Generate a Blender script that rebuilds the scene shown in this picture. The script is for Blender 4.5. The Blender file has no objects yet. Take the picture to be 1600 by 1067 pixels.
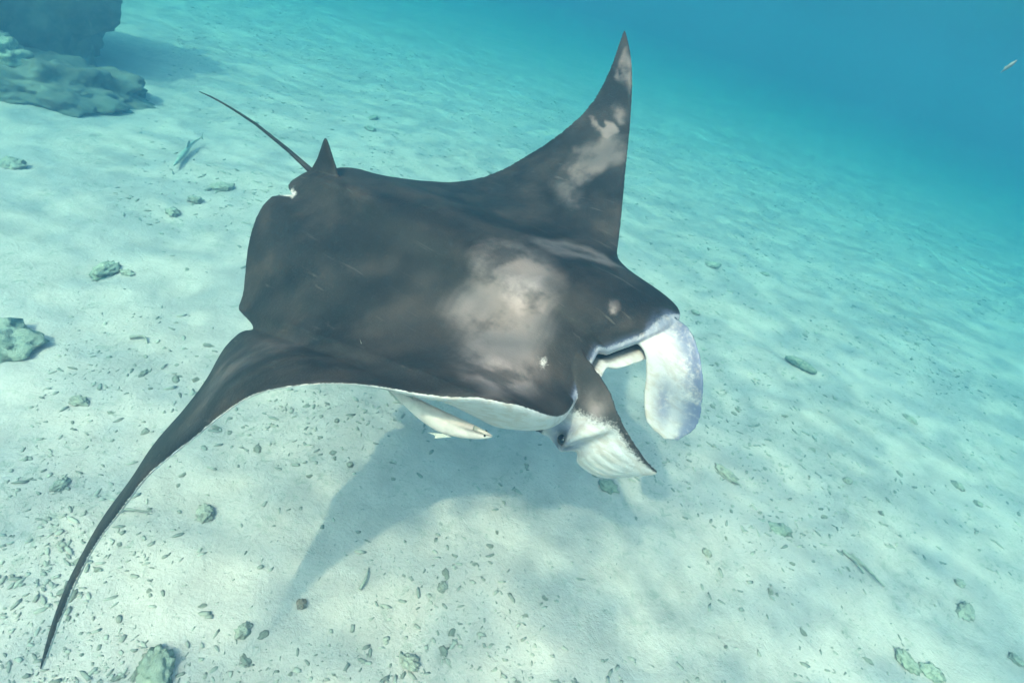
import bpy, bmesh, math, random
import numpy as np
from mathutils import Vector, Matrix, noise as mn
from mathutils.bvhtree import BVHTree

sc = bpy.context.scene
C = sc.collection
rng = np.random.default_rng(7)
random.seed(7)

# ------------------------------------------------------------------ camera
CAM_Z = 2.40
TH, RO = math.radians(33), math.radians(18)
fw = Vector((0, math.cos(TH), -math.sin(TH)))
r0 = Vector((1, 0, 0)); u0 = r0.cross(fw)
rt = math.cos(RO)*r0 + math.sin(RO)*u0
up = -math.sin(RO)*r0 + math.cos(RO)*u0
cam = bpy.data.cameras.new('camera'); cam_o = bpy.data.objects.new('camera', cam); C.objects.link(cam_o)
cam.sensor_width = 36; cam.lens = 36*880/1600; cam.clip_start = .05; cam.clip_end = 400
M = Matrix((rt, up, -fw)).transposed().to_4x4(); M.translation = (0, 0, CAM_Z)
cam_o.matrix_world = M
sc.camera = cam_o

# ------------------------------------------------------------------ light
SUN = Vector((.306, .59, -.748)).normalized()          # the way the light travels under water
sun_el = math.asin(-SUN.z); sun_az = math.atan2(-SUN.x, -SUN.y)
w = bpy.data.worlds.new('World'); sc.world = w; w.use_nodes = True
nt = w.node_tree; nt.nodes.clear()
sky = nt.nodes.new('ShaderNodeTexSky'); sky.sky_type = 'NISHITA'; sky.sun_disc = False
sky.dust_density = 7.0; sky.ozone_density = .5
sky.sun_elevation = sun_el; sky.sun_rotation = sun_az
bg = nt.nodes.new('ShaderNodeBackground'); bg.inputs['Strength'].default_value = .18
wo = nt.nodes.new('ShaderNodeOutputWorld')
nt.links.new(sky.outputs[0], bg.inputs[0]); nt.links.new(bg.outputs[0], wo.inputs[0])
sl = bpy.data.lights.new('sun', 'SUN'); sl.energy = 2.3; sl.angle = math.radians(1.3); sl.color = (1, .655, .48)
so = bpy.data.objects.new('sun', sl); C.objects.link(so)
so.rotation_euler = SUN.to_track_quat('-Z', 'Y').to_euler(); so.location = (-2, -4, 8)

vs = sc.view_settings
vs.view_transform = 'Standard'; vs.look = 'None'; vs.gamma = 1; vs.use_curve_mapping = False
vs.exposure = 1.93
cy = sc.cycles
cy.use_denoising = True
cy.max_bounces = 6; cy.diffuse_bounces = 3; cy.glossy_bounces = 2; cy.transmission_bounces = 2
cy.volume_bounces = 1; cy.transparent_max_bounces = 8
cy.sample_clamp_indirect = 4

# ------------------------------------------------------------------ helpers
def link_mesh(name, verts, faces, mat=None, parent=None, smooth=True):
    me = bpy.data.meshes.new(name); me.from_pydata([tuple(v) for v in verts], [], [tuple(f) for f in faces])
    if smooth: me.polygons.foreach_set('use_smooth', [True]*len(me.polygons))
    me.update()
    o = bpy.data.objects.new(name, me); C.objects.link(o)
    if mat: me.materials.append(mat)
    if parent: o.parent = parent
    return o
def tag(o, label=None, cat=None, group=None, kind=None):
    if label: o['label'] = label
    if cat: o['category'] = cat
    if group: o['group'] = group
    if kind: o['kind'] = kind
    return o
def new_mat(name):
    m = bpy.data.materials.new(name); m.use_nodes = True; t = m.node_tree; t.nodes.clear()
    out = t.nodes.new('ShaderNodeOutputMaterial')
    return m, t, out
def N(t, typ, **kw):
    n = t.nodes.new(typ)
    for k, v in kw.items():
        if k.startswith('i_'): n.inputs[k[2:].replace('_', ' ')].default_value = v
        else: setattr(n, k, v)
    return n
def noise_tex(t, vec, scale, detail=4, rough=.55, dist=0):
    n = N(t, 'ShaderNodeTexNoise', i_Scale=scale, i_Detail=detail, i_Roughness=rough, i_Distortion=dist)
    if vec is not None: t.links.new(vec, n.inputs['Vector'])
    return n.outputs['Fac']
def remap(t, x, a, b, c=0, d=1, smooth=True):
    n = N(t, 'ShaderNodeMapRange'); n.interpolation_type = 'SMOOTHSTEP' if smooth else 'LINEAR'
    n.inputs[1].default_value = a; n.inputs[2].default_value = b; n.inputs[3].default_value = c; n.inputs[4].default_value = d
    t.links.new(x, n.inputs[0]); return n.outputs[0]
def math_n(t, op, a, b=None):
    n = N(t, 'ShaderNodeMath', operation=op)
    for i, v in enumerate((a, b)):
        if v is None: continue
        if isinstance(v, (int, float)): n.inputs[i].default_value = v
        else: t.links.new(v, n.inputs[i])
    return n.outputs[0]
def mixc(t, fac, a, b):
    n = N(t, 'ShaderNodeMix', data_type='RGBA')
    if isinstance(fac, (int, float)): n.inputs[0].default_value = fac
    else: t.links.new(fac, n.inputs[0])
    for i, v in ((6, a), (7, b)):
        if isinstance(v, tuple): n.inputs[i].default_value = (*v, 1)
        else: t.links.new(v, n.inputs[i])
    return n.outputs[2]
def attr(t, name): return N(t, 'ShaderNodeAttribute', attribute_name=name).outputs['Fac']
def objco(t): return N(t, 'ShaderNodeTexCoord').outputs['Object']
def sm(x, a, b):
    q = np.clip((np.asarray(x, float)-a)/(b-a), 0, 1); return q*q*(3-2*q)

# ------------------------------------------------------------------ materials
def sand_mat():
    m, t, out = new_mat('pale_coral_sand'); v = objco(t)
    big = remap(t, noise_tex(t, v, .9, 5, .6), .3, .7)
    mid = remap(t, noise_tex(t, v, 6, 6, .66, .4), .34, .66)
    clump = math_n(t, 'MULTIPLY', remap(t, noise_tex(t, v, 1.3, 4, .6), .38, .62), remap(t, noise_tex(t, v, 17, 6, .72, .8), .50, .66))
    grain = remap(t, noise_tex(t, v, 90, 3, .7), .3, .72)
    spk = remap(t, noise_tex(t, v, 42, 4, .74, .6), .60, .69)
    c = mixc(t, big, (.58, .41, .395), (.735, .51, .50))
    c = mixc(t, math_n(t, 'MULTIPLY', mid, .6), c, (.83, .59, .57))
    c = mixc(t, math_n(t, 'MULTIPLY', grain, .22), c, (.46, .40, .34))
    c = mixc(t, math_n(t, 'MULTIPLY', clump, .62), c, (.38, .335, .28))
    c = mixc(t, math_n(t, 'MULTIPLY', spk, .6), c, (.25, .22, .185))
    b = N(t, 'ShaderNodeBsdfPrincipled', i_Roughness=.95); b.inputs['Specular IOR Level'].default_value = .1
    t.links.new(c, b.inputs['Base Color'])
    hh = math_n(t, 'ADD', math_n(t, 'MULTIPLY', noise_tex(t, v, 9, 6, .6, .5), 1.0), math_n(t, 'MULTIPLY', noise_tex(t, v, 60, 3, .6), .28))
    hh = math_n(t, 'ADD', hh, math_n(t, 'MULTIPLY', clump, -.12))
    bp = N(t, 'ShaderNodeBump', i_Strength=.5, i_Distance=.03); t.links.new(hh, bp.inputs['Height']); t.links.new(bp.outputs[0], b.inputs['Normal'])
    t.links.new(b.outputs[0], out.inputs['Surface']); return m
def rock_mat(name, dark, light, scale=18, alga=(.29, .25, .20), dusted=.75):
    m, t, out = new_mat(name); v = objco(t)
    c = mixc(t, remap(t, noise_tex(t, v, scale, 5, .65), .35, .66), dark, light)
    c = mixc(t, math_n(t, 'MULTIPLY', remap(t, noise_tex(t, v, scale*.4, 3), .5, .65), .6), c, alga)
    # sand settled on the upward faces
    g = N(t, 'ShaderNodeNewGeometry'); sx = N(t, 'ShaderNodeSeparateXYZ'); t.links.new(g.outputs['Normal'], sx.inputs[0])
    up_ = math_n(t, 'ADD', sx.outputs[2], math_n(t, 'MULTIPLY', math_n(t, 'SUBTRACT', noise_tex(t, v, scale*1.3, 4, .6), .5), 1.6))
    c = mixc(t, math_n(t, 'MULTIPLY', remap(t, up_, .45, 1.15), dusted), c, (.60, .50, .42))
    b = N(t, 'ShaderNodeBsdfPrincipled', i_Roughness=.95); b.inputs['Specular IOR Level'].default_value = .1
    t.links.new(c, b.inputs['Base Color'])
    bp = N(t, 'ShaderNodeBump', i_Strength=.7, i_Distance=.02); t.links.new(noise_tex(t, v, scale*3, 5, .65), bp.inputs['Height']); t.links.new(bp.outputs[0], b.inputs['Normal'])
    t.links.new(b.outputs[0], out.inputs['Surface']); return m
def skin_mat():
    m, t, out = new_mat('manta_skin'); v = objco(t)
    n1 = noise_tex(t, v, 4.5, 5, .6, .3); n2 = noise_tex(t, v, 60, 3, .7); n3 = noise_tex(t, v, 1.7, 4, .55); n4 = noise_tex(t, v, 190, 2, .6)
    base = mixc(t, remap(t, n1, .42, .72), (.014, .013, .014), (.046, .033, .029))
    base = mixc(t, math_n(t, 'MULTIPLY', remap(t, n3, .5, .68), .35), base, (.075, .056, .052))
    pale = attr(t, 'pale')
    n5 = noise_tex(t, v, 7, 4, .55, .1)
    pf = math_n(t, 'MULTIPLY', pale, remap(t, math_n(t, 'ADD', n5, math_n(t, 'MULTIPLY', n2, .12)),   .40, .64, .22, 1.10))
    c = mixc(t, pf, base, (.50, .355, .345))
    mps = N(t, 'ShaderNodeMapping'); mps.inputs['Scale'].default_value = (2.2, 55, 30); mps.inputs['Rotation'].default_value = (0, 0, .25); t.links.new(v, mps.inputs['Vector'])
    scr = math_n(t, 'MULTIPLY', remap(t, noise_tex(t, mps.outputs[0], 1.0, 3, .55, .2), .64, .74), .16)
    c = mixc(t, scr, c, (.30, .25, .23))
    c = mixc(t, math_n(t, 'MULTIPLY', remap(t, n4, .55, .75), .10), c, (.22, .19, .18))
    vent = attr(t, 'ventral')
    vf = remap(t, math_n(t, 'ADD', vent, math_n(t, 'MULTIPLY', math_n(t, 'SUBTRACT', math_n(t, 'ADD', n2, n4), 1.0), .42)), .30, .68)
    c = mixc(t, vf, c, (.68, .595, .60))
    c = mixc(t, math_n(t, 'MULTIPLY', math_n(t, 'MULTIPLY', vf, remap(t, noise_tex(t, mps.outputs[0], 1.0, 4, .6, .2), .42, .62)), .45), c, (.50, .36, .30))
    blue = attr(t, 'bluish')
    bf = math_n(t, 'MULTIPLY', blue, remap(t, noise_tex(t, v, 18, 5, .72, .1), .28, .56))
    c = mixc(t, bf, c, (.17, .19, .32))
    c = mixc(t, attr(t, 'dark'), c, (.02, .022, .028))
    b = N(t, 'ShaderNodeBsdfPrincipled', i_Roughness=.62); b.inputs['Specular IOR Level'].default_value = .25
    t.links.new(c, b.inputs['Base Color'])
    hh = math_n(t, 'ADD', math_n(t, 'MULTIPLY', noise_tex(t, v, 26, 4, .6), 1.0), math_n(t, 'MULTIPLY', n4, .35))
    bp = N(t, 'ShaderNodeBump', i_Strength=.4, i_Distance=.011); t.links.new(hh, bp.inputs['Height']); t.links.new(bp.outputs[0], b.inputs['Normal'])
    t.links.new(b.outputs[0], out.inputs['Surface']); return m
def plain_mat(name, col, rough=.6, mottled=None, scale=20):
    m, t, out = new_mat(name); b = N(t, 'ShaderNodeBsdfPrincipled', i_Roughness=rough)
    if mottled:
        c = mixc(t, remap(t, noise_tex(t, objco(t), scale, 4), .35, .65), col, mottled); t.links.new(c, b.inputs['Base Color'])
    else: b.inputs['Base Color'].default_value = (*col, 1)
    t.links.new(b.outputs[0], out.inputs['Surface']); return m

SAND = sand_mat()
ROCK = rock_mat('coral_rubble', (.35, .28, .24), (.56, .455, .40))
PALEROCK = rock_mat('sandy_rock', (.30, .28, .22), (.54, .48, .39))
REEF = rock_mat('reef_rock', (.13, .115, .10), (.25, .215, .185), 2.6, (.17, .165, .12), .06)
SKIN = skin_mat()

# ------------------------------------------------------------------ water: surface, body, bed
WATER_Z = 3.62
def water_surface():
    n = 60; e = 58.0
    g = np.linspace(-1, 1, n); g = np.sign(g)*np.abs(g)**2*e
    vv = []
    for y in g:
        for x in g: vv.append((x, y, WATER_Z + .012*mn.noise((x*.9, y*.9, 3.3))))
    ff = [(j*n+i, j*n+i+1, (j+1)*n+i+1, (j+1)*n+i) for j in range(n-1) for i in range(n-1)]
    m, t, out = new_mat('water_surface_painted_caustics'); v = objco(t)
    # noise tint painted into the sheet dapples the light, standing in for wave caustics
    mp = N(t, 'ShaderNodeMapping'); mp.inputs['Scale'].default_value = (1.0, 1.35, 1); mp.inputs['Rotation'].default_value = (0, 0, .35); t.links.new(v, mp.inputs['Vector'])
    a = noise_tex(t, mp.outputs[0], 2.2, 3, .5, .8)
    b_ = noise_tex(t, mp.outputs[0], 4.6, 3, .5, .9)
    ridge_light = math_n(t, 'SUBTRACT', 1.0, math_n(t, 'MULTIPLY', math_n(t, 'ABSOLUTE', math_n(t, 'SUBTRACT', b_, .5)), 5.5))
    ridge_light = remap(t, ridge_light, .1, 1.0)
    s = math_n(t, 'ADD', math_n(t, 'MULTIPLY', remap(t, a, .40, .64), .60), math_n(t, 'MULTIPLY', ridge_light, .42))
    tr = remap(t, s,   .12, .95, .09, 1.0, False)
    comb = N(t, 'ShaderNodeCombineColor')
    for i in range(3): t.links.new(tr, comb.inputs[i])
    trn = N(t, 'ShaderNodeBsdfTransparent'); t.links.new(comb.outputs[0], trn.inputs[0])
    gl = N(t, 'ShaderNodeBsdfGlossy', i_Roughness=.08)
    fr = N(t, 'ShaderNodeFresnel', i_IOR=1.15)
    mx = N(t, 'ShaderNodeMixShader'); t.links.new(fr.outputs[0], mx.inputs[0]); t.links.new(trn.outputs[0], mx.inputs[1]); t.links.new(gl.outputs[0], mx.inputs[2])
    t.links.new(mx.outputs[0], out.inputs['Surface'])
    return tag(link_mesh('water_surface', vv, ff, m), kind='structure')
water_surface()

def haze():
    a, z0, z1 = 60.0, -1.4, 3.59
    vv = [(x, y, z) for z in (z0, z1) for y in (-a, a) for x in (-a, a)]
    ff = [(0, 2, 3, 1), (4, 5, 7, 6), (0, 1, 5, 4), (2, 6, 7, 3), (0, 4, 6, 2), (1, 3, 7, 5)]
    m, t, out = new_mat('sea_water'); p = N(t, 'ShaderNodeVolumePrincipled')
    p.inputs['Density'].default_value = .18
    p.inputs['Color'].default_value = (.046, .142, .255, 1)
    p.inputs['Absorption Color'].default_value = (.0, .44, .455, 1)
    p.inputs['Anisotropy'].default_value = .18
    t.links.new(p.outputs[0], out.inputs['Volume'])
    return tag(link_mesh('haze', vv, ff, m, smooth=False), kind='stuff')
haze()

def bed_z(x, y):
    return (.042*mn.fractal((x*.45, y*.45, 0), .9, 2.0, 3) + .012*mn.fractal((x*1.7, y*1.7, 5.1), .8, 2.0, 4)
            + .010*mn.noise((x*6, y*6, 2.2)))
def seabed():
    n = 460; e = 57.0; k = 3.4
    s = np.linspace(-1, 1, n); g = np.sinh(s*k)/math.sinh(k)*e
    ys = g + 2.5; ys = np.clip(ys, -57, 57)
    vv = [(x, y, bed_z(x, y)) for y in ys for x in g]
    idx = np.arange(n*n).reshape(n, n)
    ff = np.stack([idx[:-1, :-1], idx[:-1, 1:], idx[1:, 1:], idx[1:, :-1]], -1).reshape(-1, 4)
    return tag(link_mesh('seabed', vv, ff.tolist(), SAND), kind='structure')
seabed()
EDGE = {
  ('far','L'): [0.4026, 0.4125, 0.4228, 0.433, 0.4425, 0.4507, 0.4575, 0.4638, 0.47, 0.4748, 0.4763, 0.4725, 0.461, 0.4401, 0.4105, 0.3755, 0.3394, 0.3064, 0.2799, 0.2621, 0.2519, 0.245, 0.2387, 0.2324, 0.2258, 0.2194, 0.2128, 0.206, 0.1988, 0.1912, 0.1834, 0.1754, 0.1673, 0.159, 0.1506, 0.1421, 0.1337, 0.1253, 0.117, 0.1088, 0.1005, 0.0922, 0.0839, 0.0754, 0.0668, 0.058, 0.0492, 0.0402, 0.031, 0.0216, 0.0121, 0.0023, -0.0079, -0.0185, -0.0297, -0.0415, -0.0542, -0.0678, -0.0826, -0.098, -0.1151],
  ('far','T'): [-0.503, -0.498, -0.488, -0.476, -0.466, -0.459, -0.455, -0.4515, -0.449, -0.4517, -0.4559, -0.4596, -0.4605, -0.4525, -0.4361, -0.4186, -0.4007, -0.3825, -0.3671, -0.3549, -0.3437, -0.3325, -0.3229, -0.315, -0.3064, -0.2955, -0.2835, -0.2714, -0.2593, -0.2478, -0.2369, -0.2267, -0.2166, -0.2063, -0.1957, -0.185, -0.1745, -0.1645, -0.1551, -0.1462, -0.1376, -0.1293, -0.1217, -0.1149, -0.109, -0.1038, -0.0996, -0.0964, -0.0944, -0.0933, -0.093, -0.0933, -0.0943, -0.0961, -0.0984, -0.1013, -0.1049, -0.1086, -0.112, -0.1151, -0.1163],
  ('near','L'): [0.3843, 0.3869, 0.3894, 0.3919, 0.3945, 0.3973, 0.4003, 0.404, 0.4083, 0.4127, 0.4166, 0.4195, 0.4211, 0.4222, 0.4231, 0.4229, 0.4203, 0.4138, 0.4044, 0.3884, 0.3607, 0.3262, 0.2863, 0.2428, 0.2043, 0.1735, 0.15, 0.1282, 0.109, 0.0929, 0.0795, 0.0684, 0.059, 0.051, 0.0443, 0.0384, 0.0331, 0.0286, 0.0246, 0.0208, 0.0165, 0.0111, 0.0048, -0.0019, -0.0083, -0.0142, -0.0197, -0.0248, -0.0292, -0.0325, -0.0347, -0.0358, -0.0361, -0.0357, -0.0348, -0.0328, -0.0295, -0.0247, -0.0191, -0.0133, -0.0072],
  ('near','T'): [-0.503, -0.507, -0.507, -0.497, -0.454, -0.479, -0.4906, -0.4887, -0.4829, -0.4756, -0.4666, -0.4567, -0.4464, -0.4359, -0.4256, -0.4152, -0.4061, -0.4003, -0.399, -0.401, -0.401, -0.338, -0.322, -0.3443, -0.3557, -0.3628, -0.3665, -0.3683, -0.3661, -0.3587, -0.3469, -0.3337, -0.3218, -0.3122, -0.3044, -0.2977, -0.2922, -0.2884, -0.286, -0.2835, -0.2792, -0.2713, -0.2589, -0.2434, -0.2275, -0.2132, -0.2013, -0.1905, -0.1795, -0.1673, -0.1539, -0.14, -0.126, -0.1121, -0.0981, -0.0838, -0.0691, -0.0541, -0.0388, -0.0233, -0.0085],
}
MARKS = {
  'shoulder': [[0.054, 0.07], [0.092, 0.121], [0.087, 0.185], [0.029, 0.243], [-0.042, 0.286], [-0.104, 0.3], [-0.167, 0.339], [-0.254, 0.371], [-0.312, 0.361], [-0.296, 0.296], [-0.221, 0.203], [-0.163, 0.154], [-0.15, 0.115], [-0.104, 0.097], [-0.05, 0.109], [0.0, 0.076]],  # pale shoulder marking, with caustic sun dapple painted into it and its cores
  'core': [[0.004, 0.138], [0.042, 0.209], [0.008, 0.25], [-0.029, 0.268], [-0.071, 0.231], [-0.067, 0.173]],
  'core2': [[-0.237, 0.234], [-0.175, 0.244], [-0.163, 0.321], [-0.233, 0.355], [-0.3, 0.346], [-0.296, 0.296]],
  'ridge_light': [[0.129, 0.095], [0.25, 0.142], [0.275, 0.235], [0.233, 0.287], [0.142, 0.235], [0.113, 0.15]],  # highlight along the far crest of the back, painted as pale skin
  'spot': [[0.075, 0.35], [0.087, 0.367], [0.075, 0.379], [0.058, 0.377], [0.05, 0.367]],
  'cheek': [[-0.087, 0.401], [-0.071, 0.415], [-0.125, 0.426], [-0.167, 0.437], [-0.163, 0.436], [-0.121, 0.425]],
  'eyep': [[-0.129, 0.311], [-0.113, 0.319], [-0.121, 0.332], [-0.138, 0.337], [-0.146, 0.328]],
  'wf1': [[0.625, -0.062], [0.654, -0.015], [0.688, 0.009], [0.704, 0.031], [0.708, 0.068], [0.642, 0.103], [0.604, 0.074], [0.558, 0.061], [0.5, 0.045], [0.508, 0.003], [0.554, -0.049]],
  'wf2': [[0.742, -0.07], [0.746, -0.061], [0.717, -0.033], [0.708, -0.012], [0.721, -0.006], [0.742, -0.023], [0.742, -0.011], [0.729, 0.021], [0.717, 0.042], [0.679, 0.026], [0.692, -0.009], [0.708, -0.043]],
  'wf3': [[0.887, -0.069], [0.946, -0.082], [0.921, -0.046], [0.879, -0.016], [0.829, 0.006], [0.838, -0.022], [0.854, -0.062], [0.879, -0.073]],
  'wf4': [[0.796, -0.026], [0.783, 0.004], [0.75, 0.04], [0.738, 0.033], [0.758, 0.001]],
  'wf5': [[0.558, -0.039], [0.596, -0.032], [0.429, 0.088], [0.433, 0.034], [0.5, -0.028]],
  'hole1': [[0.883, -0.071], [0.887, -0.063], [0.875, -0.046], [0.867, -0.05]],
  'bandn': [[-0.533, -0.233], [-0.4, -0.176], [-0.35, -0.11], [-0.421, -0.078], [-0.517, -0.09], [-0.579, -0.019]],
  'lowhead': [[-0.279, 0.435], [-0.171, 0.437], [-0.15, 0.433], [-0.15, 0.433], [-0.2, 0.441], [-0.237, 0.443]],
  'pelvic': [(-0.045, -0.475), (-0.055, -0.445), (-0.085, -0.425), (-0.078, -0.448), (-0.092, -0.478), (-0.07, -0.47)],
}

# ------------------------------------------------------------------ the manta ray
S = 1.6                                             # half span in metres
VK = np.array([0, .1, .2, .3, .45, .6, .75, .9, 1.0])
PHI = {'far': [-.24, -.442, -.567, -.364, .042, .339, .494, .503, .413], 'near': [.165, .254, .287, .218, -.162, -.12, -.112, -.203, -.294]}
TAU = {'far': [.01, .07, .108, .098, .222, .23, .22, .134, .009], 'near': [.031, -.02, .104, .32, .648, .755, .786, .61, .229]}
VE = np.linspace(0, 1, 61)
def herm(vk, a, v):
    a = np.asarray(a, float); m = np.gradient(a, vk)
    i = np.clip(np.searchsorted(vk, v, side='right')-1, 0, len(vk)-2); h = vk[i+1]-vk[i]; t = (v-vk[i])/h
    return (2*t**3-3*t**2+1)*a[i]+(t**3-2*t**2+t)*h*m[i]+(-2*t**3+3*t**2)*a[i+1]+(t**3-t**2)*h*m[i+1]
def station(side, v):
    sg = 1 if side == 'far' else -1
    vv = np.linspace(0, 1, 201); ph = herm(VK, PHI[side], vv)*np.clip(vv/.15, 0, 1)
    Y = np.concatenate([[0], np.cumsum((np.cos(ph[1:])+np.cos(ph[:-1]))/2)*.005])
    Z = np.concatenate([[0], np.cumsum((np.sin(ph[1:])+np.sin(ph[:-1]))/2)*.005])
    tau = herm(VK, TAU[side], np.array([v]))[0]*min(v/.3, 1)
    return sg, np.interp(v, vv, Y), np.interp(v, vv, Z), np.interp(v, vv, ph), tau, np.interp(v, VE, EDGE[side, 'L']), np.interp(v, VE, EDGE[side, 'T'])
def mid_points(st, x):
    sg, y, z, ph, tau, xL, xT = st
    xc = (xL+xT)/2; c = x-xc
    off = c*math.sin(tau)
    P = np.stack([xc+c*math.cos(tau), sg*(y-off*math.sin(ph)), z+off*math.cos(ph)], -1)
    n = np.array([-math.sin(tau), -sg*math.sin(ph)*math.cos(tau), math.cos(ph)*math.cos(tau)])
    return P, n
class Src:                                         # raw surface pieces with their markings, joined by one remesh
    def __init__(s): s.v = []; s.f = []; s.a = []
    def grid(s, P, A, close_u=False, caps=True):
        """P (rows, cols, 3), each row a closed loop when close_u"""
        r, c = P.shape[:2]; o = len(s.v)
        s.v += P.reshape(-1, 3).tolist(); s.a += A.reshape(-1, A.shape[-1]).tolist()
        for j in range(r-1):
            for i in range(c if close_u else c-1):
                s.f.append((o+j*c+i, o+j*c+(i+1) % c, o+(j+1)*c+(i+1) % c, o+(j+1)*c+i))
        if caps: s.f.append(tuple(o+i for i in range(c))[::-1]); s.f.append(tuple(o+(r-1)*c+i for i in range(c)))
NA = 6   # attributes: X (signed span), x (chord), ventral, bluish, dark, lobe
src = Src()
NS, NC = 150, 64
u = (1-np.cos(np.linspace(0, math.pi, NC)))/2; u = .5*u+.5*np.linspace(0, 1, NC)**1.25
rows, arow = [], []
for q in np.linspace(-1, 1, 2*NS+1):
    side = 'far' if q >= 0 else 'near'; v = min(abs(q), .997)
    st = station(side, v); xL, xT = st[5], st[6]
    x = xL+(xT-xL)*u
    P, n = mid_points(st, x)
    rim = np.minimum(1, 2.6*np.sqrt(np.clip(u, 0, 1)))*np.minimum(1, 1.6*(1-u)**.5)
    wing = np.maximum(.0052, .022*(1-v)**.9)*rim*(1-.45*u)
    fx = np.clip((xL+.01-x)/.16, 0, 1)**.5*np.clip((x+.52)/.42, 0, 1)**.9
    top = wing+.052*math.exp(-(v/.19)**2)*fx + .012*math.exp(-((v-.0)/.05)**2)*np.clip((x+.5)/.3, 0, 1)*np.clip((.25-x)/.2, 0, 1) + .016*math.exp(-(v/.035)**2)*np.clip((-.12-x)/.22, 0, 1)*np.clip((x+.51)/.06, 0, 1)
    # front: thin upper lip over the mouth, full belly behind
    mo = math.exp(-(v/.125)**6)
    fb = np.clip((xL+.0-x)/.12, 0, 1)**.55*(1-mo)+np.clip((xL-.15-x)/.24, 0, 1)**.9*mo
    bot = wing*.9+.098*float(1-sm(v, .20, .42))*fb*np.clip((x+.50)/.5, 0, 1)**.9
    Pt = P+n*top[:, None]; Pb = P-n*bot[:, None]
    loop = np.concatenate([Pt[::-1], Pb[1:-1]])        # trailing -> leading on top, back along the belly
    A = np.zeros((len(loop), NA)); A[:, 0] = q; A[:, 1] = np.concatenate([x[::-1], x[1:-1]])
    A[NC-1:, 2] = 1.0
    k = 1
    A[NC-k:NC, 2] = 1.0 if side == 'near' else .3
    if v < .26 and q > -.14:
        rw = (.009+.016*float(sm(q, .06, .13)))*(1-.85*float(sm(q, .14, .185))); A[:NC, 2] = np.maximum(A[:NC, 2], (1-sm(xL-x[::-1], rw*.2, rw*1.6))*.72); A[:NC, 3] = (1-sm(xL-x[::-1], rw*.5, rw*1.8))*.6
    A[:, 4] = 0
    if v < .15: A[NC+2:NC+22, 4] = .9*mo
    rows.append(loop); arow.append(A)
src.grid(np.array(rows), np.array(arow), True)

def jaw():
    # lower jaw: a plate under the mouth whose front edge shows past the upper lip
    R, A = [], []
    for y in np.linspace(-.115, .15, 30):
        e = (y-.015)/.15
        e = (y-.018)/.134; xl = float(np.interp(abs(y), VE, EDGE['far' if y > 0 else 'near', 'L'])); xf = xl+.025-.045*e**4; z0 = -.032-.010*e*e-.10*max(y, 0)
        x = np.linspace(xf, .24, 14); th = .011+.016*np.linspace(0, 1, 14)
        zt = z0-.012*np.linspace(0, 1, 14)
        rr = np.sqrt(np.clip((xf-x)/.012, 0, 1))
        tp = np.stack([x, np.full(14, y), zt+.008*rr], -1); bt = np.stack([x, np.full(14, y), zt-th*rr], -1)
        R.append(np.concatenate([tp[::-1], bt[1:]])); a = np.zeros((27, NA)); a[:, 0] = y; a[:, 1] = .4; a[:, 2] = 1
        a[:11, 4] = .95; a[11, 4] = .7; a[12, 4] = .1; A.append(a)
    src.grid(np.array(R), np.array(A), True)
jaw()

def lobe(secs, bulge, th, which):
    """cephalic fin: a paddle through cross-sections given by their two edges"""
    secs = np.array(secs); ns = len(secs); t0 = np.linspace(0, 1, ns); tt = np.linspace(0, 1, 40); nc = 22
    def cr(a):                                          # smooth through the sections
        m = np.gradient(a, t0, axis=0); i = np.clip(np.searchsorted(t0, tt, side='right')-1, 0, ns-2); h = t0[1]; s = ((tt-t0[i])/h)[:, None]
        return (2*s**3-3*s**2+1)*a[i]+(s**3-2*s**2+s)*h*m[i]+(-2*s**3+3*s**2)*a[i+1]+(s**3-s**2)*h*m[i+1]
    E0, E1 = cr(secs[:, 0]), cr(secs[:, 1]); mid = (E0+E1)/2
    R, A = [], []
    for k in range(40):
        ax = mid[min(k+1, 39)]-mid[max(k-1, 0)]; ac = E1[k]-E0[k]
        n = np.cross(ac, ax); n /= np.linalg.norm(n)+1e-9
        if n[2] < 0 and which == 'near': n = -n
        if which == 'far' and n @ np.array([.1, -.7, .7]) < 0: n = -n
        s = np.linspace(0, 1, nc); L = np.linalg.norm(ac)
        g = E0[k]+s[:, None]*ac
        prof = bulge(s, tt[k])*L
        g = g+n*prof[:, None]
        hh = th*np.sqrt(np.clip(1-(2*s-1)**2, 0, 1))*(1-.55*tt[k]**2)
        tp = g+n*hh[:, None]; bt = g-n*hh[:, None]
        R.append(np.concatenate([tp, bt[::-1][1:-1]]))
        a = np.zeros((2*nc-2, NA)); a[:, 0] = .2 if which == 'far' else -.2; a[:, 1] = .43
        ss = np.concatenate([s, s[::-1][1:-1]]); front = np.concatenate([np.ones(nc), np.zeros(nc-2)])
        T = tt[k]
        if which == 'far':
            a[:, 2] = front*(1-.9*sm(ss, .94, 1.0))*sm(T+.10*(1-ss), .02, .20); a[:, 3] = front*np.clip(sm(ss, .45, .9)*.95+.8*math.exp(-((T-.66)/.2)**2)*np.exp(-((ss-.36)/.17)**2), 0, 1)*float(sm(T, .05, .2))
        else:
            cut = max(.64-1.25*T, .11)
            edge = np.clip(.5+.5*np.tanh((ss-cut)/.15), 0, 1)       # dark along the inner edge
            a[:, 2] = np.where(front > 0, edge*float(sm(T, .02, .10)), 1.)
            a[:, 3] = front*np.clip(.55*np.exp(-((ss-.80)/.2)**2)*math.exp(-((T-.15)/.09)**2)+.9*np.exp(-((ss-.97)/.06)**2)*math.exp(-((T-.19)/.035)**2), 0, 1)
            a[:, 4] = front*.75*np.exp(-((ss-.93)/.06)**2)*math.exp(-((T-.17)/.03)**2)
            pk = front*.55*np.exp(-((ss-.22)/.14)**2)*math.exp(-((T-.27)/.09)**2)
            a[:, 5] = pk
        A.append(a)
    src.grid(np.array(R), np.array(A), True)
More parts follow.
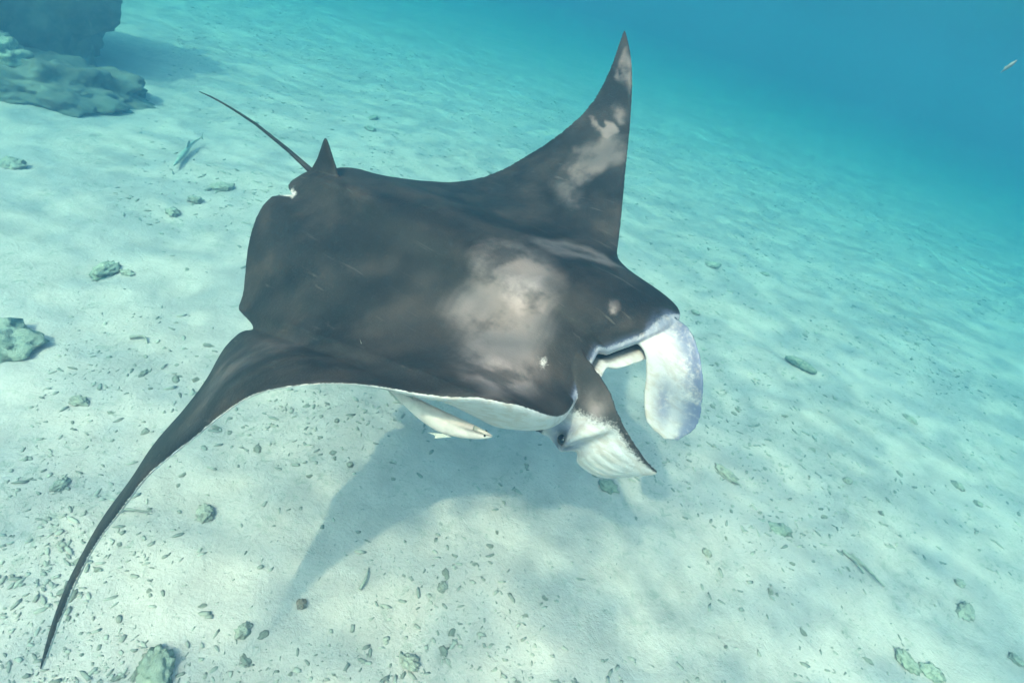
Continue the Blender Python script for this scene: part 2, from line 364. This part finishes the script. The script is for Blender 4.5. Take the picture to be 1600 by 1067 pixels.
def bulge_near(s, t):
    tc = .22+.24*(1-s)                                  # the fold where the cheek overlaps the unrolled paddle
    ch = .15*sm(t, tc-.16, tc-.01)*(1-sm(t, tc-.01, tc+.035)) - .08*np.exp(-((t-tc-.06)/.045)**2)
    return .14*np.sin(math.pi*s)*(1-.5*t)+ch*sm(s, .02, .38)+.011*np.sin(s*46+3*t)*float(sm(t, .35, .55))
def bulge_far(s, t): return -.13*np.sin(math.pi*s)+.16*np.clip((s-.72)/.28, 0, 1)**2 + .005*np.sin(s*40+2*t) + .02*np.sin(s*9+t*14)*np.sin(t*23)*np.clip((s-.5)*2, 0, 1)
lobe([[[0.345, -0.03, 0.035], [0.350, -0.19, -0.085]], [[0.442, -0.08, 0.045], [0.427, -0.174, -0.1]], [[0.489, -0.112, 0.035], [0.466, -0.185, -0.115]], [[0.532, -0.132, 0.015], [0.514, -0.177, -0.12]], [[0.571, -0.139, -0.015], [0.559, -0.148, -0.1]], [[0.598, -0.134, -0.045], [0.597, -0.135, -0.055]]], bulge_near, .011, 'near')
lobe([[[0.375, 0.07, -0.012], [0.43, 0.18, -0.045]], [[0.445, 0.060, -.005], [0.508, 0.145, -.005]], [[0.475, 0.038, -0.04], [0.563, 0.105, -0.03]], [[0.495, 0.012, -0.09], [0.593, 0.077, -0.08]], [[0.524, -0.009, -0.14], [0.611, 0.046, -0.13]], [[0.570, -0.006, -0.174], [0.598, 0.010, -0.172]]], bulge_far, .017, 'far')

def dorsal():
    R, A = [], []
    for z, a, b, y, th in [(-.03, -.50, -.34, .008, .022), (.0, -.492, -.36, .012, .018), (.022, -.478, -.375, .022, .012), (.05, -.463, -.393, .038, .008), (.075, -.454, -.413, .051, .006), (.094, -.447, -.428, .061, .005), (.101, -.443, -.437, .065, .004)]:
        s = np.linspace(0, 2*math.pi, 28, endpoint=False); c = (a+b)/2; h = (b-a)/2
        R.append(np.stack([c+h*np.cos(s), y+th*np.sin(s), np.full(28, z)], -1)); q = np.zeros((28, NA)); q[:, 1] = -.45; A.append(q)
    src.grid(np.array(R), np.array(A), True)
dorsal()

sv = np.array(src.v)*S
me0 = bpy.data.meshes.new('src'); me0.from_pydata(sv.tolist(), [], src.f); me0.update()
bm = bmesh.new(); bm.from_mesh(me0); bmesh.ops.triangulate(bm, faces=bm.faces[:]); bmesh.ops.recalc_face_normals(bm, faces=bm.faces[:])
bm.to_mesh(me0); tris = [tuple(x.index for x in f.verts) for f in bm.faces]; bm.free()
tmp = bpy.data.objects.new('tmp', me0); C.objects.link(tmp)
r = tmp.modifiers.new('r', 'REMESH'); r.mode = 'VOXEL'; r.voxel_size = .0046; r.use_smooth_shade = True
s_ = tmp.modifiers.new('s', 'SMOOTH'); s_.factor = .5; s_.iterations = 9
dg = bpy.context.evaluated_depsgraph_get(); dg.update()
bme = bpy.data.meshes.new_from_object(tmp.evaluated_get(dg)); bme.name = 'manta_body'
bpy.data.objects.remove(tmp)
bv = BVHTree.FromPolygons(sv.tolist(), tris)
nv = len(bme.vertices); co = np.empty(nv*3); bme.vertices.foreach_get('co', co); co = co.reshape(-1, 3)
SA = np.array(src.a); at = np.zeros((nv, NA)); ta = np.array(tris)
hit = np.array([bv.find_nearest(Vector(p))[2] for p in co]); hl = sv[ta[hit]]
d = 1/(np.linalg.norm(hl-co[:, None], axis=-1)**2+1e-7); d /= d.sum(1, keepdims=True)
at = (SA[ta[hit]]*d[..., None]).sum(1)
# skin markings, plus sun dapple and a crest highlight painted in, in span / chord coordinates
wx = np.array([[mn.noise(Vector(p)*7), mn.noise(Vector(p)*7+Vector((9, 2, 4)))] for p in co])*.012 + np.array([[mn.noise(Vector(p)*22), mn.noise(Vector(p)*22+Vector((3, 8, 1)))] for p in co])*.009
Q = at[:, :2]+wx
def inside(poly, soft):
    p = np.array(poly); a = p; b = np.roll(p, -1, 0); ins = np.zeros(len(Q), bool); dm = np.full(len(Q), 9.)
    for (x0, y0), (x1, y1) in zip(a, b):
        c = ((y0 > Q[:, 1]) != (y1 > Q[:, 1])); xi = (x1-x0)*(Q[:, 1]-y0)/((y1-y0) or 1e-9)+x0
        ins ^= c & (Q[:, 0] < xi)
        e = np.array([x1-x0, y1-y0]); t = np.clip(((Q-[x0, y0]) @ e)/(e @ e+1e-12), 0, 1)
        dm = np.minimum(dm, np.linalg.norm(Q-[x0, y0]-t[:, None]*e, axis=1))
    return sm(np.where(ins, dm, -dm), -soft, soft)
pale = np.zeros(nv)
for k, soft, g in [('shoulder', .034, .36), ('core', .036, .68), ('core2', .032, .58), ('ridge_light', .022, .30), ('spot', .006, .6), ('cheek', .012, .6),
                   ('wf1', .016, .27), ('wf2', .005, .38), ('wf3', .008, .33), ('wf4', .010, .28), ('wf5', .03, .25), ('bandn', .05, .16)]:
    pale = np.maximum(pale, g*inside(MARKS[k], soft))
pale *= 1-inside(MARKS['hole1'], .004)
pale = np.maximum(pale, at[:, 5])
vent = at[:, 2].copy()
vent = np.maximum(vent, .60*inside(MARKS['eyep'], .015)*(at[:, 2] < .5)); vent = np.maximum(vent, .62*inside(MARKS['pelvic'], .010)*(at[:, 2] < .5))
de = np.linalg.norm(co/S-np.array([.4205, -.182, -.050]), axis=1); at[:, 4] = np.maximum(at[:, 4], .8*(1-sm(de, .008, .030))); at[:, 3] = np.maximum(at[:, 3], .8*(1-sm(de, .02, .06)))
tail_pts = [(-.34, .006, -.006, .020), (-.40, .010, .0, .017), (-.435, .014, .006, .0125), (-.472, .019, .01, .009), (-.52, .024, .02, .0066), (-.57, .029, .03, .0053), (-.64, .036, .036, .0044), (-.706, .043, .04, .0038), (-.78, .047, .041, .0032), (-.848, .050, .040, .0027), (-.91, .052, .036, .0022), (-.966, .052, .030, .0012)]
tv, tf = [], []
for k, (x, y, z, rr) in enumerate(tail_pts):
    for j in range(10):
        a = j/10*2*math.pi; tv.append((x*S, (y+rr*math.cos(a))*S, (z+rr*math.sin(a))*S))
for k in range(len(tail_pts)-1):
    for j in range(10): tf.append((k*10+j, k*10+(j+1) % 10, (k+1)*10+(j+1) % 10, (k+1)*10+j))
allv = co.tolist()+tv; fl = [tuple(p.vertices) for p in bme.polygons]+[tuple(nv+i for i in f) for f in tf]
bpy.data.meshes.remove(bme); bpy.data.meshes.remove(me0)

RB = Matrix([[0.9167, 0.3564, -0.1805], [-0.3995, 0.8115, -0.4264], [-0.0055, 0.463, 0.8863]]).to_4x4(); RB.translation = (-.284, 1.799, 1.4639)
manta = bpy.data.objects.new('manta_ray', None); C.objects.link(manta); manta.matrix_world = RB; manta.empty_display_size = .2
tag(manta, 'large black manta ray with pale shoulder patches gliding over the white sand', 'manta ray')
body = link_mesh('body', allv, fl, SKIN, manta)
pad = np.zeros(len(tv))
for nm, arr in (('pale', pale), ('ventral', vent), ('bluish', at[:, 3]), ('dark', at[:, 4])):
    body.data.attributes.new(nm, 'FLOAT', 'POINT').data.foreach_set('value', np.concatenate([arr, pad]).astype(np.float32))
EYE = plain_mat('wet_black_eye', (.012, .012, .02), .12)
def eye(p, r=.021):
    b = bmesh.new(); bmesh.ops.create_uvsphere(b, u_segments=20, v_segments=12, radius=r)
    me = bpy.data.meshes.new('eye'); b.to_mesh(me); b.free(); me.materials.append(EYE); me.polygons.foreach_set('use_smooth', [True]*len(me.polygons))
    o = bpy.data.objects.new('eye', me); C.objects.link(o); o.parent = manta; o.location = [c*S for c in p]; return o
eye((.4205, -.182, -.054), .019); eye((.40, .225, -.125))
FISH1 = [(-3.46, 4.66, .06), (-3.53, 4.85, .06), (-3.59, 5.02, .065), (-3.67, 5.23, .07), (-3.71, 5.42, .07)][::-1]
FISH2 = [(2.535, 4.6, 2.635), (2.545, 4.6, 2.655), (2.56, 4.6, 2.685), (2.575, 4.6, 2.715)]

# ------------------------------------------------------------------ reef outcrop
ROCK_SEED = [0]
def lump_mesh(name, r, seed, sub=3, amp=.28, freq=1.6, flat=0.0, oct=4, bottom=None):
    b = bmesh.new(); bmesh.ops.create_icosphere(b, subdivisions=sub, radius=1)
    off = Vector((seed*7.3, seed*3.1, seed*1.7))
    for v in b.verts:
        p = v.co.normalized()
        k = 1+amp*mn.fractal(p*freq+off, .9, 2.1, oct)+amp*.5*abs(mn.noise(p*freq*2.3+off))
        v.co = Vector((p.x*r[0], p.y*r[1], p.z*r[2]))*k
        if bottom is not None and v.co.z < bottom: v.co.z = bottom+(v.co.z-bottom)*.15
    me = bpy.data.meshes.new(name); b.to_mesh(me); b.free()
    me.polygons.foreach_set('use_smooth', [True]*len(me.polygons)); return me
def place_mesh(name, me, loc, mat, rot=(0, 0, 0), parent=None):
    if not me.materials: me.materials.append(mat)
    o = bpy.data.objects.new(name, me); C.objects.link(o); o.location = loc; o.rotation_euler = rot
    if parent: o.parent = parent
    return o
reef = bpy.data.objects.new('reef_outcrop', None); C.objects.link(reef); reef.location = (-6.65, 5.8, 0)
tag(reef, 'tall dark reef outcrop fading into the blue haze at the top left', 'reef')
def rpart(name, loc, r, seed, sub=6, amp=.30, freq=1.9, mat=REEF):
    return place_mesh(name, lump_mesh(name, r, seed, sub, amp, freq, oct=6), (loc[0]+6.7, loc[1]-6.9, loc[2]), mat, (0, 0, seed), reef)
rpart('rock_pillar', (-6.95, 7.3, .85), (1.2, 1.0, 1.5), 1.0)
rpart('rock_ledge', (-6.75, 6.15, .08), (1.05, .75, .48), 2.0)
rpart('rock_apron', (-5.55, 6.75, -.06), (.8, .7, .36), 3.4)
for i in range(14):
    a = random.uniform(-2.6, .6); rr = random.uniform(.5, 1.1)
    rpart('coral_head', (-6.45+rr*math.cos(a), 6.35+.75*rr*math.sin(a), random.uniform(.25, .5)-.2*rr), [random.uniform(.12, .24)]*2+[random.uniform(.1, .2)], 5.0+i*.7, 4, .4, 2.6,
          PALEROCK if i % 4 == 0 else REEF)

# ------------------------------------------------------------------ fish
def fish_body(name, pts, rads, upv, mat, parent, stripe=None, n=18, dense=34):
    """pts world points tail->snout, rads (half width, half height) per point"""
    P = np.array(pts, float); Rr = np.array(rads, float); t0 = np.linspace(0, 1, len(P)); tt = np.linspace(0, 1, dense)
    Pd = np.stack([herm(t0, P[:, i], tt) for i in range(3)], -1); Rd = np.stack([np.maximum(herm(t0, Rr[:, i], tt), .0008) for i in range(2)], -1)
    T = np.gradient(Pd, axis=0); T /= np.linalg.norm(T, axis=1)[:, None]
    up0 = np.array(upv, float); side = np.cross(T, up0); side /= np.linalg.norm(side, axis=1)[:, None]; U = np.cross(side, T)
    a = np.linspace(0, 2*math.pi, n, endpoint=False)
    V = Pd[:, None]+side[:, None]*(Rd[:, :1]*np.cos(a))[..., None]+U[:, None]*(Rd[:, 1:]*np.sin(a))[..., None]
    f = [(k*n+i, k*n+(i+1) % n, (k+1)*n+(i+1) % n, (k+1)*n+i) for k in range(dense-1) for i in range(n)]
    f += [tuple(range(n))[::-1], tuple((dense-1)*n+i for i in range(n))]
    loc = np.array(parent.location)
    o = link_mesh(name, (V.reshape(-1, 3)-loc).tolist(), f, mat, parent)
    st = np.zeros((dense, n))
    if stripe: st = stripe(tt[:, None], a[None])
    o.data.attributes.new('stripe', 'FLOAT', 'POINT').data.foreach_set('value', np.broadcast_to(st, (dense, n)).ravel().astype(np.float32))
    return o, Pd, T, side, U, Rd
def fin(name, parent, root, spread, out, mat, th=.0016, n=9):
    """a thin rayed fin: root point, root edge vector and the vectors to its two outer corners"""
    root = np.array(root); spread = np.array(spread); V = []; F = []
    A, B = np.array(out[0]), np.array(out[1]); nrm = np.cross(spread, A+B); nrm /= np.linalg.norm(nrm)+1e-9
    m = 6
    for sg in (1, -1):
        for j in range(m):
            s = j/(m-1)
            for i in range(n):
                q = i/(n-1); lo = root+spread*(q-.5); hi = root+spread*(q-.5)*.4+A*(1-q)+B*q-(A+B)*.12*math.sin(math.pi*q)
                V.append(lo+(hi-lo)*s+nrm*sg*th*(1-.8*s)*(1+.6*math.sin(i*3.1))-np.array(parent.location))
    k = n*m
    for o in (0, k):
        for j in range(m-1):
            for i in range(n-1): F.append((o+j*n+i, o+j*n+i+1, o+(j+1)*n+i+1, o+(j+1)*n+i))
    rim = [i for i in range(n)]+[j*n+n-1 for j in range(1, m)]+[(m-1)*n+i for i in range(n-2, -1, -1)]+[j*n for j in range(m-2, 0, -1)]
    for a, b in zip(rim, rim[1:]+rim[:1]): F.append((a, b, b+k, a+k))
    return link_mesh(name, [tuple(v) for v in V], F, mat, parent)
def fish_mat(name, pale, grey, dark):
    m, t, out = new_mat(name); v = objco(t)
    c = mixc(t, remap(t, noise_tex(t, v, 30, 4, .6), .35, .65), pale, grey)
    c = mixc(t, attr(t, 'stripe'), c, dark)
    b = N(t, 'ShaderNodeBsdfPrincipled', i_Roughness=.45); t.links.new(c, b.inputs['Base Color']); t.links.new(b.outputs[0], out.inputs['Surface']); return m
REM = fish_mat('pale_remora_skin', (.84, .66, .61), (.66, .52, .49), (.05, .045, .045))
def bw(p): return np.array(RB @ Vector([c*S for c in p]))
rp = [bw(p) for p in [(-.03, -.262, -.115), (.02, -.272, -.118), (.056, -.276, -.121), (.105, -.276, -.127), (.15, -.272, -.134), (.19, -.263, -.140), (.235, -.246, -.146), (.262, -.234, -.149), (.277, -.227, -.150)]]
rem = bpy.data.objects.new('remora', None); C.objects.link(rem); rem.location = rp[4]
tag(rem, 'pale remora with a dark eye stripe swimming under the manta ray', 'fish')
rp = [np.array([0, 0, CAM_Z])+(p-np.array([0, 0, CAM_Z]))*.825 for p in rp]
upv = (RB.to_3x3() @ Vector((0, .35, 1))).normalized()
rb, Pd, T, side, U, Rd = fish_body('body', rp, [(a*.72, b*.72) for a, b in [(.006, .010), (.012, .017), (.018, .022), (.029, .031), (.038, .040), (.040, .040), (.030, .027), (.017, .014), (.004, .004)]], upv, REM, rem,
    stripe=lambda t, a: .85*sm(t, .60, .74)*np.exp(-((a-1.12)/.17)**2)+.25*np.exp(-((t-.5)/.16)**2)*np.exp(-((a-1.15)/.25)**2))
REMF = plain_mat('pale_fin_membrane', (.62, .55, .48), .6, (.45, .42, .38))
fin('tail_fin', rem, Pd[0], U[0]*.02, (-T[0]*.075+U[0]*.05, -T[0]*.075-U[0]*.05), REMF)
fin('dorsal_fin', rem, Pd[9]+U[9]*.022, T[9]*.09, (U[9]*.022-T[9]*.02, U[9]*.035-T[9]*.03), REMF)
fin('anal_fin', rem, Pd[9]-U[9]*.022, T[9]*.09, (-U[9]*.010-T[9]*.02, -U[9]*.018-T[9]*.03), REMF)
for sg in (1, -1): fin('pectoral_fin', rem, Pd[21]+side[21]*sg*.033-U[21]*.006, T[21]*.028, (side[21]*sg*.008-T[21]*.05-U[21]*.008, side[21]*sg*.018-T[21]*.036-U[21]*.01), REMF)
for q in (.75, math.pi-.75):
    b = bmesh.new(); bmesh.ops.create_uvsphere(b, u_segments=12, v_segments=8, radius=.0034); me = bpy.data.meshes.new('eye'); b.to_mesh(me); b.free(); me.materials.append(EYE)
    o = bpy.data.objects.new('eye', me); C.objects.link(o); o.parent = rem; o.location = Pd[29]+side[29]*Rd[29, 0]*math.cos(q)*.95+U[29]*Rd[29, 1]*math.sin(q)*.95-np.array(rem.location)
disc = fin('sucker_disc', rem, Pd[25]+U[25]*Rd[25, 1]*.93, side[25]*.018, (Pd[30]-Pd[25]-U[25]*(Rd[25, 1]-Rd[30, 1])-side[26]*.003, Pd[30]-Pd[25]-U[25]*(Rd[25, 1]-Rd[30, 1])+side[26]*.003), plain_mat('grey_sucker', (.42, .38, .33), .7), .0018)

def small_fish(pts, rads, label, mat, finm, ups=(0, 0, 1)):
    e = bpy.data.objects.new('slender_fish', None); C.objects.link(e); e.location = pts[len(pts)//2]; tag(e, label, 'fish')
    o, Pd, T, side, U, Rd = fish_body('body', pts, rads, ups, mat, e, dense=24, n=12, stripe=lambda t, a: .3*np.exp(-((np.sin(a)-.55)/.3)**2)*(t > .15))
    L = np.linalg.norm(np.array(pts[0])-np.array(pts[-1]))
    fin('tail_fin', e, Pd[0], U[0]*.02*L, (-T[0]*.10*L+U[0]*.06*L, -T[0]*.10*L-U[0]*.06*L), finm, .001)
    fin('dorsal_fin', e, Pd[9]+U[9]*Rd[9, 1], T[9]*.2*L, (U[9]*.05*L-T[9]*.03*L, U[9]*.06*L-T[9]*.05*L), finm, .001)
    return e
SF = fish_mat('sand_fish_skin', (.62, .58, .5), (.44, .43, .38), (.10, .11, .11)); PF = fish_mat('silver_fish_skin', (.16, .18, .19), (.12, .14, .15), (.3, .35, .38))
small_fish(FISH1, [(.004, .007), (.012, .018), (.022, .026), (.024, .027), (.006, .007)], 'slender pale fish with a curved body just above the sand beyond the tail tip', SF, REMF)
small_fish(FISH2, [(.002, .003), (.006, .010), (.008, .013), (.003, .004)], 'tiny silvery fish alone in the deep blue water at the upper right', PF, REMF)

# ------------------------------------------------------------------ stones and coral pieces on the sand
def cucumber_mesh():
    L, n = 26, 14; V = []
    for k in range(L):
        t = k/(L-1); r = .052*max(.02, math.sin(math.pi*min(max(t, .0), 1)))**.38
        for j in range(n):
            a = j/n*2*math.pi; rr = r*(1+.16*mn.noise((t*9, math.cos(a)*2, math.sin(a)*2)))
            V.append(((t-.5)*.30, rr*math.cos(a)+.012*math.sin(t*4), rr*math.sin(a)*.85))
    F = [(k*n+j, k*n+(j+1) % n, (k+1)*n+(j+1) % n, (k+1)*n+j) for k in range(L-1) for j in range(n)]+[tuple(range(n))[::-1], tuple((L-1)*n+j for j in range(n))]
    return V, F
def twig(name, pts, r, mat, loc, label, cat):
    V = []; F = []; n = 7
    P = np.array(pts, float); t0 = np.linspace(0, 1, len(P)); tt = np.linspace(0, 1, 22); Pd = np.stack([herm(t0, P[:, i], tt) for i in range(3)], -1); T = np.gradient(Pd, axis=0)
    for k in range(22):
        t = Vector(T[k]).normalized(); a = t.orthogonal().normalized(); b = t.cross(a); rr = r*(1-.65*tt[k])*(1+.25*mn.noise((k*.7, r*90, 0)))
        for j in range(n):
            q = j/n*2*math.pi; V.append(tuple(Vector(Pd[k])+a*rr*math.cos(q)+b*rr*math.sin(q)))
    F = [(k*n+j, k*n+(j+1) % n, (k+1)*n+(j+1) % n, (k+1)*n+j) for k in range(21) for j in range(n)]+[tuple(range(n))[::-1], tuple(21*n+j for j in range(n))]
    o = link_mesh(name, V, F, mat); o.location = loc; return tag(o, label, cat)
STONES = [  # x, y, size in metres, squash (x, y, z), kind, label
 (-4.265, 3.861, .17, (1, .8, .5), 'r', 'rounded grey stone at the far left edge below the reef outcrop'),
 (-2.773, 2.994, .20, (1.1, .6, .4), 'p', 'flat oval grey stone with a small stone touching its right end'),
 (-2.66, 3.042, .085, (1, .7, .5), 'r', 'small stone touching the right end of the flat oval stone'),
 (-2.981, 4.64, .16, (1.1, .9, .45), 'r', 'grey lump of rock on the sand left of the manta tail base'),
 (-2.983, 4.256, .11, (1, .9, .6), 'r', 'round dark stone nearer than the grey lump beside the tail'),
 (-2.973, 3.961, .11, (1, .8, .6), 'r', 'dark stone with a pale rim, nearest of three beyond the rear edge'),
 (-2.66, 2.07, .36, (1, .9, .34), 'p', 'large pale boulder half out of frame at the left edge'),
 (-.861, .884, .135, (1, .8, .5), 'p', 'greenish brown stone at the bottom edge right of the wing tip'),
 (-1.101, 1.527, .088, (1, .8, .55), 'r', 'small dome of brown coral beside the drooping wing'),
 (2.50, 1.96, .12, (.9, 1, .4), 'p', 'left half of a broad pale lobed rock near the bottom right corner'),
 (2.62, 1.94, .10, (.9, 1, .42), 'p', 'right half of a broad pale lobed rock near the bottom right corner'),
 (1.929, 2.587, .12, (.75, 1.1, .35), 'p', 'pale oval stone ringed by a dark groove right of the shadow'),
 (3.609, 4.47, .10, (1.2, .7, .45), 'r', 'small flat brown rock at right well below the deep water'),
 (3.063, 2.431, .105, (1.2, .8, .5), 'r', 'brown pitted coral piece towards the bottom right'),
 (2.636, 3.325, .07, (1, .8, .6), 'r', 'small dark nub of coral right of the ringed stone'),
 (.815, 2.468, .105, (.7, 1, .6), 'p', 'squarish grey coral chunk on the edge of the manta shadow'),
 (1.619, 2.92, .13, (1.3, .5, .45), 'r', 'elongated grey coral chunk right of the pointed head fin'),
 (-2.711, 7.557, .12, (1.2, .9, .6), 'r', 'hazy dark stone beyond the dorsal fin, nearer of two'),
 (-2.916, 8.194, .13, (1.5, .8, .5), 'r', 'hazy dark stone beyond the dorsal fin, farther of two'),
 (2.814, 7.047, .10, (1.2, .8, .5), 'r', 'lone dark pebble right of the grey coral patch in front of the raised wing'),
 (2.05, 6.70, .17, (1.2, .9, .35), 'r', 'grey encrusting coral patch on the sand right of the raised wing'),
 (1.669, 5.237, .09, (1, .8, .5), 'r', 'small stone near the far curled head fin on open sand'),
 (.044, 1.528, .05, (1, .8, .6), 'r', 'small dark coral bit on bright sand below the manta shadow'),
 (-.503, 1.27, .045, (.8, 1, .7), 'o', 'reddish brown stone just left of the wing shadow tip'),
 (.007, 1.177, .085, (1, .7, .5), 'r', 'knobbly coral piece near the middle of the bottom edge'),
 (3.14, 2.653, .062, (1, .8, .6), 'r', 'dark coral nub above the brown pitted coral piece'),
 (3.658, 3.692, .085, (1.2, .7, .5), 'r', 'upper of two small brown stones near the right edge'),
 (3.744, 3.543, .062, (1, .8, .6), 'r', 'lower of two small brown stones near the right edge'),
 (-2.01, 1.887, .08, (1, .8, .5), 'r', 'grey coral chunk left of the drooping wing root'),
 (3.24, 2.198, .075, (1, .9, .5), 'r', 'round stone at the lower right frame edge'),
 (-1.711, 1.431, .065, (1.2, .7, .5), 'r', 'ragged rubble piece left of the drooping wing midway down'),
 (-.658, 1.098, .065, (1, .8, .5), 'r', 'grey coral knob near the bottom left of the shadow tip'),
 (1.395, 2.202, .055, (1, .8, .6), 'r', 'small coral knob below the elongated grey chunk'),
]
KM = {'r': ROCK, 'p': PALEROCK, 'o': plain_mat('reddish_stone', (.34, .20, .15), .9, (.22, .15, .12))}
for i, (x, y, s, sq, k, lab) in enumerate(STONES):
    me = lump_mesh('coral_stone', [s*.5*q for q in sq], 20+i*1.37, 4, .42, 2.2, oct=5)
    tag(place_mesh('coral_stone', me, (x, y, bed_z(x, y)+s*sq[2]*.14), KM[k], (random.uniform(-.2, .2), random.uniform(-.2, .2), random.uniform(0, 6))), lab, 'stone')
cv, cf = cucumber_mesh()
cu = link_mesh('sea_cucumber', cv, cf, rock_mat('sea_cucumber_skin', (.13, .14, .12), (.26, .26, .22), 30)); cu.location = (2.649, 4.782, bed_z(2.649, 4.782)+.035); cu.rotation_euler = (0, 0, -.38)
tag(cu, 'grey sausage shaped sea cucumber lying on the sand right of the head', 'sea cucumber')
def bz(x, y, h=.01): return (x, y, bed_z(x, y)+h)
twig('coral_twig', [(-.07, -.03, 0), (-.02, .0, .008), (.03, .012, .006), (.07, .035, 0)], .008, ROCK, bz(-1.372, 1.419), 'thin curved coral twig on the sand right of the drooping wing', 'coral twig')
twig('coral_twig', [(-.07, .09, 0), (0, .0, .012), (.08, -.08, 0)], .014, ROCK, bz(2.46, 2.49), 'long straight coral stick lying at lower right, right one of a pair', 'coral twig')
twig('coral_twig', [(-.05, .08, 0), (.0, .015, .012), (.04, -.05, 0)], .013, ROCK, bz(2.38, 2.50), 'shorter coral stick lying at lower right, left one of a pair', 'coral twig')
twig('coral_twig', [(-.06, -.02, 0), (0, .012, .01), (.05, -.02, 0)], .010, ROCK, bz(-2.1, 2.45), 'bent coral twig on the sand left of the rear wing notch', 'coral twig')
twig('coral_twig', [(0, -.055, 0), (.005, 0, .008), (-.004, .055, 0)], .008, ROCK, bz(-.30, 1.46), 'thin upright-lying coral twig just right of the shadow tip', 'coral twig')

# small look-alike fragments: individuals sharing meshes
def rubble_mesh(i):
    b = bmesh.new(); bmesh.ops.create_icosphere(b, subdivisions=3, radius=1)
    sx = random.uniform(1.0, 1.5)
    for v in b.verts:
        k = 1+.5*mn.fractal(v.co*1.5+Vector((i*5.1, 2, 3)), .7, 2.1, 5); v.co = Vector((v.co.x*sx, v.co.y*.75, v.co.z*.55))*k*.5
    me = bpy.data.meshes.new('coral_fragment'); b.to_mesh(me); b.free(); me.polygons.foreach_set('use_smooth', [True]*len(me.polygons)); me.materials.append(ROCK); return me
RM = [rubble_mesh(i) for i in range(12)]
def patchy(x, y): return .5+.75*mn.noise((x*.75, y*.75, 11.0))+.55*mn.noise((x*2.1, y*2.1, 4.0))
n = 0
while n < 250:
    y = .75+random.random()**1.5*7.5; hw = .9+.62*y; x = random.uniform(-hw, hw)+.12*y
    if random.random() > patchy(x, y)*1.2: continue
    s = (.018+.026*random.random()**1.6)*(1+.08*y)
    o = bpy.data.objects.new('coral_fragment', RM[n % 12]); C.objects.link(o); o.scale = (s, s, s*random.uniform(.7, 1.1)); o.location = (x, y, bed_z(x, y)-s*.04)
    o.rotation_euler = (random.uniform(-.4, .4), random.uniform(-.4, .4), random.uniform(0, 6.3))
    tag(o, 'small greyish coral fragment lying loose on the pale sand', 'coral fragment', 'loose coral fragments scattered over the sand'); n += 1

def crumbs():
    cnt = 0; V = []; F = []; tone = []
    import itertools; ph = (1+5**.5)/2; ico = []
    for a, b in itertools.product((-1, 1), (-ph, ph)): ico += [(0, a, b), (a, b, 0), (b, 0, a)]
    octv = np.array(ico)/1.9; octf = [f for f in itertools.combinations(range(12), 3) if all(abs(np.linalg.norm(octv[i]-octv[j])-2/1.9) < 1e-3 for i, j in itertools.combinations(f, 2))]
    octf = [f if np.cross(octv[f[1]]-octv[f[0]], octv[f[2]]-octv[f[0]]) @ octv[f[0]] > 0 else (f[0], f[2], f[1]) for f in octf]
    while cnt < 26000:
        y = .5+random.random()**1.8*14; hw = 1.1+.75*y; x = random.uniform(-hw, hw)+.15*y
        if random.random() > max(.05, (patchy(x, y)-.15)*1.25): continue
        s = (.0024+.0085*random.random()**5)*(1+.07*y)
        a = random.uniform(0, 6.3); ca, sa = math.cos(a), math.sin(a)
        q = octv*(1+rng.uniform(-.4, .4, (12, 1)))*np.array([s*random.uniform(1, 2.8), s*.9, s*.55]); q = np.stack([q[:, 0]*ca-q[:, 1]*sa, q[:, 0]*sa+q[:, 1]*ca, q[:, 2]], -1)+np.array([x, y, bed_z(x, y)+s*.2])
        o = cnt*12; V.append(q); F += [(o+i, o+j, o+k) for i, j, k in octf]; tone += [random.random()]*12; cnt += 1
    m, t, out = new_mat('coral_gravel'); b = N(t, 'ShaderNodeBsdfPrincipled', i_Roughness=.95)
    t.links.new(mixc(t, attr(t, 'tone'), (.29, .24, .21), (.57, .465, .41)), b.inputs['Base Color']); t.links.new(b.outputs[0], out.inputs['Surface'])
    o = link_mesh('coral_gravel', np.concatenate(V).tolist(), F, m)
    o.data.attributes.new('tone', 'FLOAT', 'POINT').data.foreach_set('value', np.array(tone, np.float32))
    tag(o, kind='stuff')
crumbs()
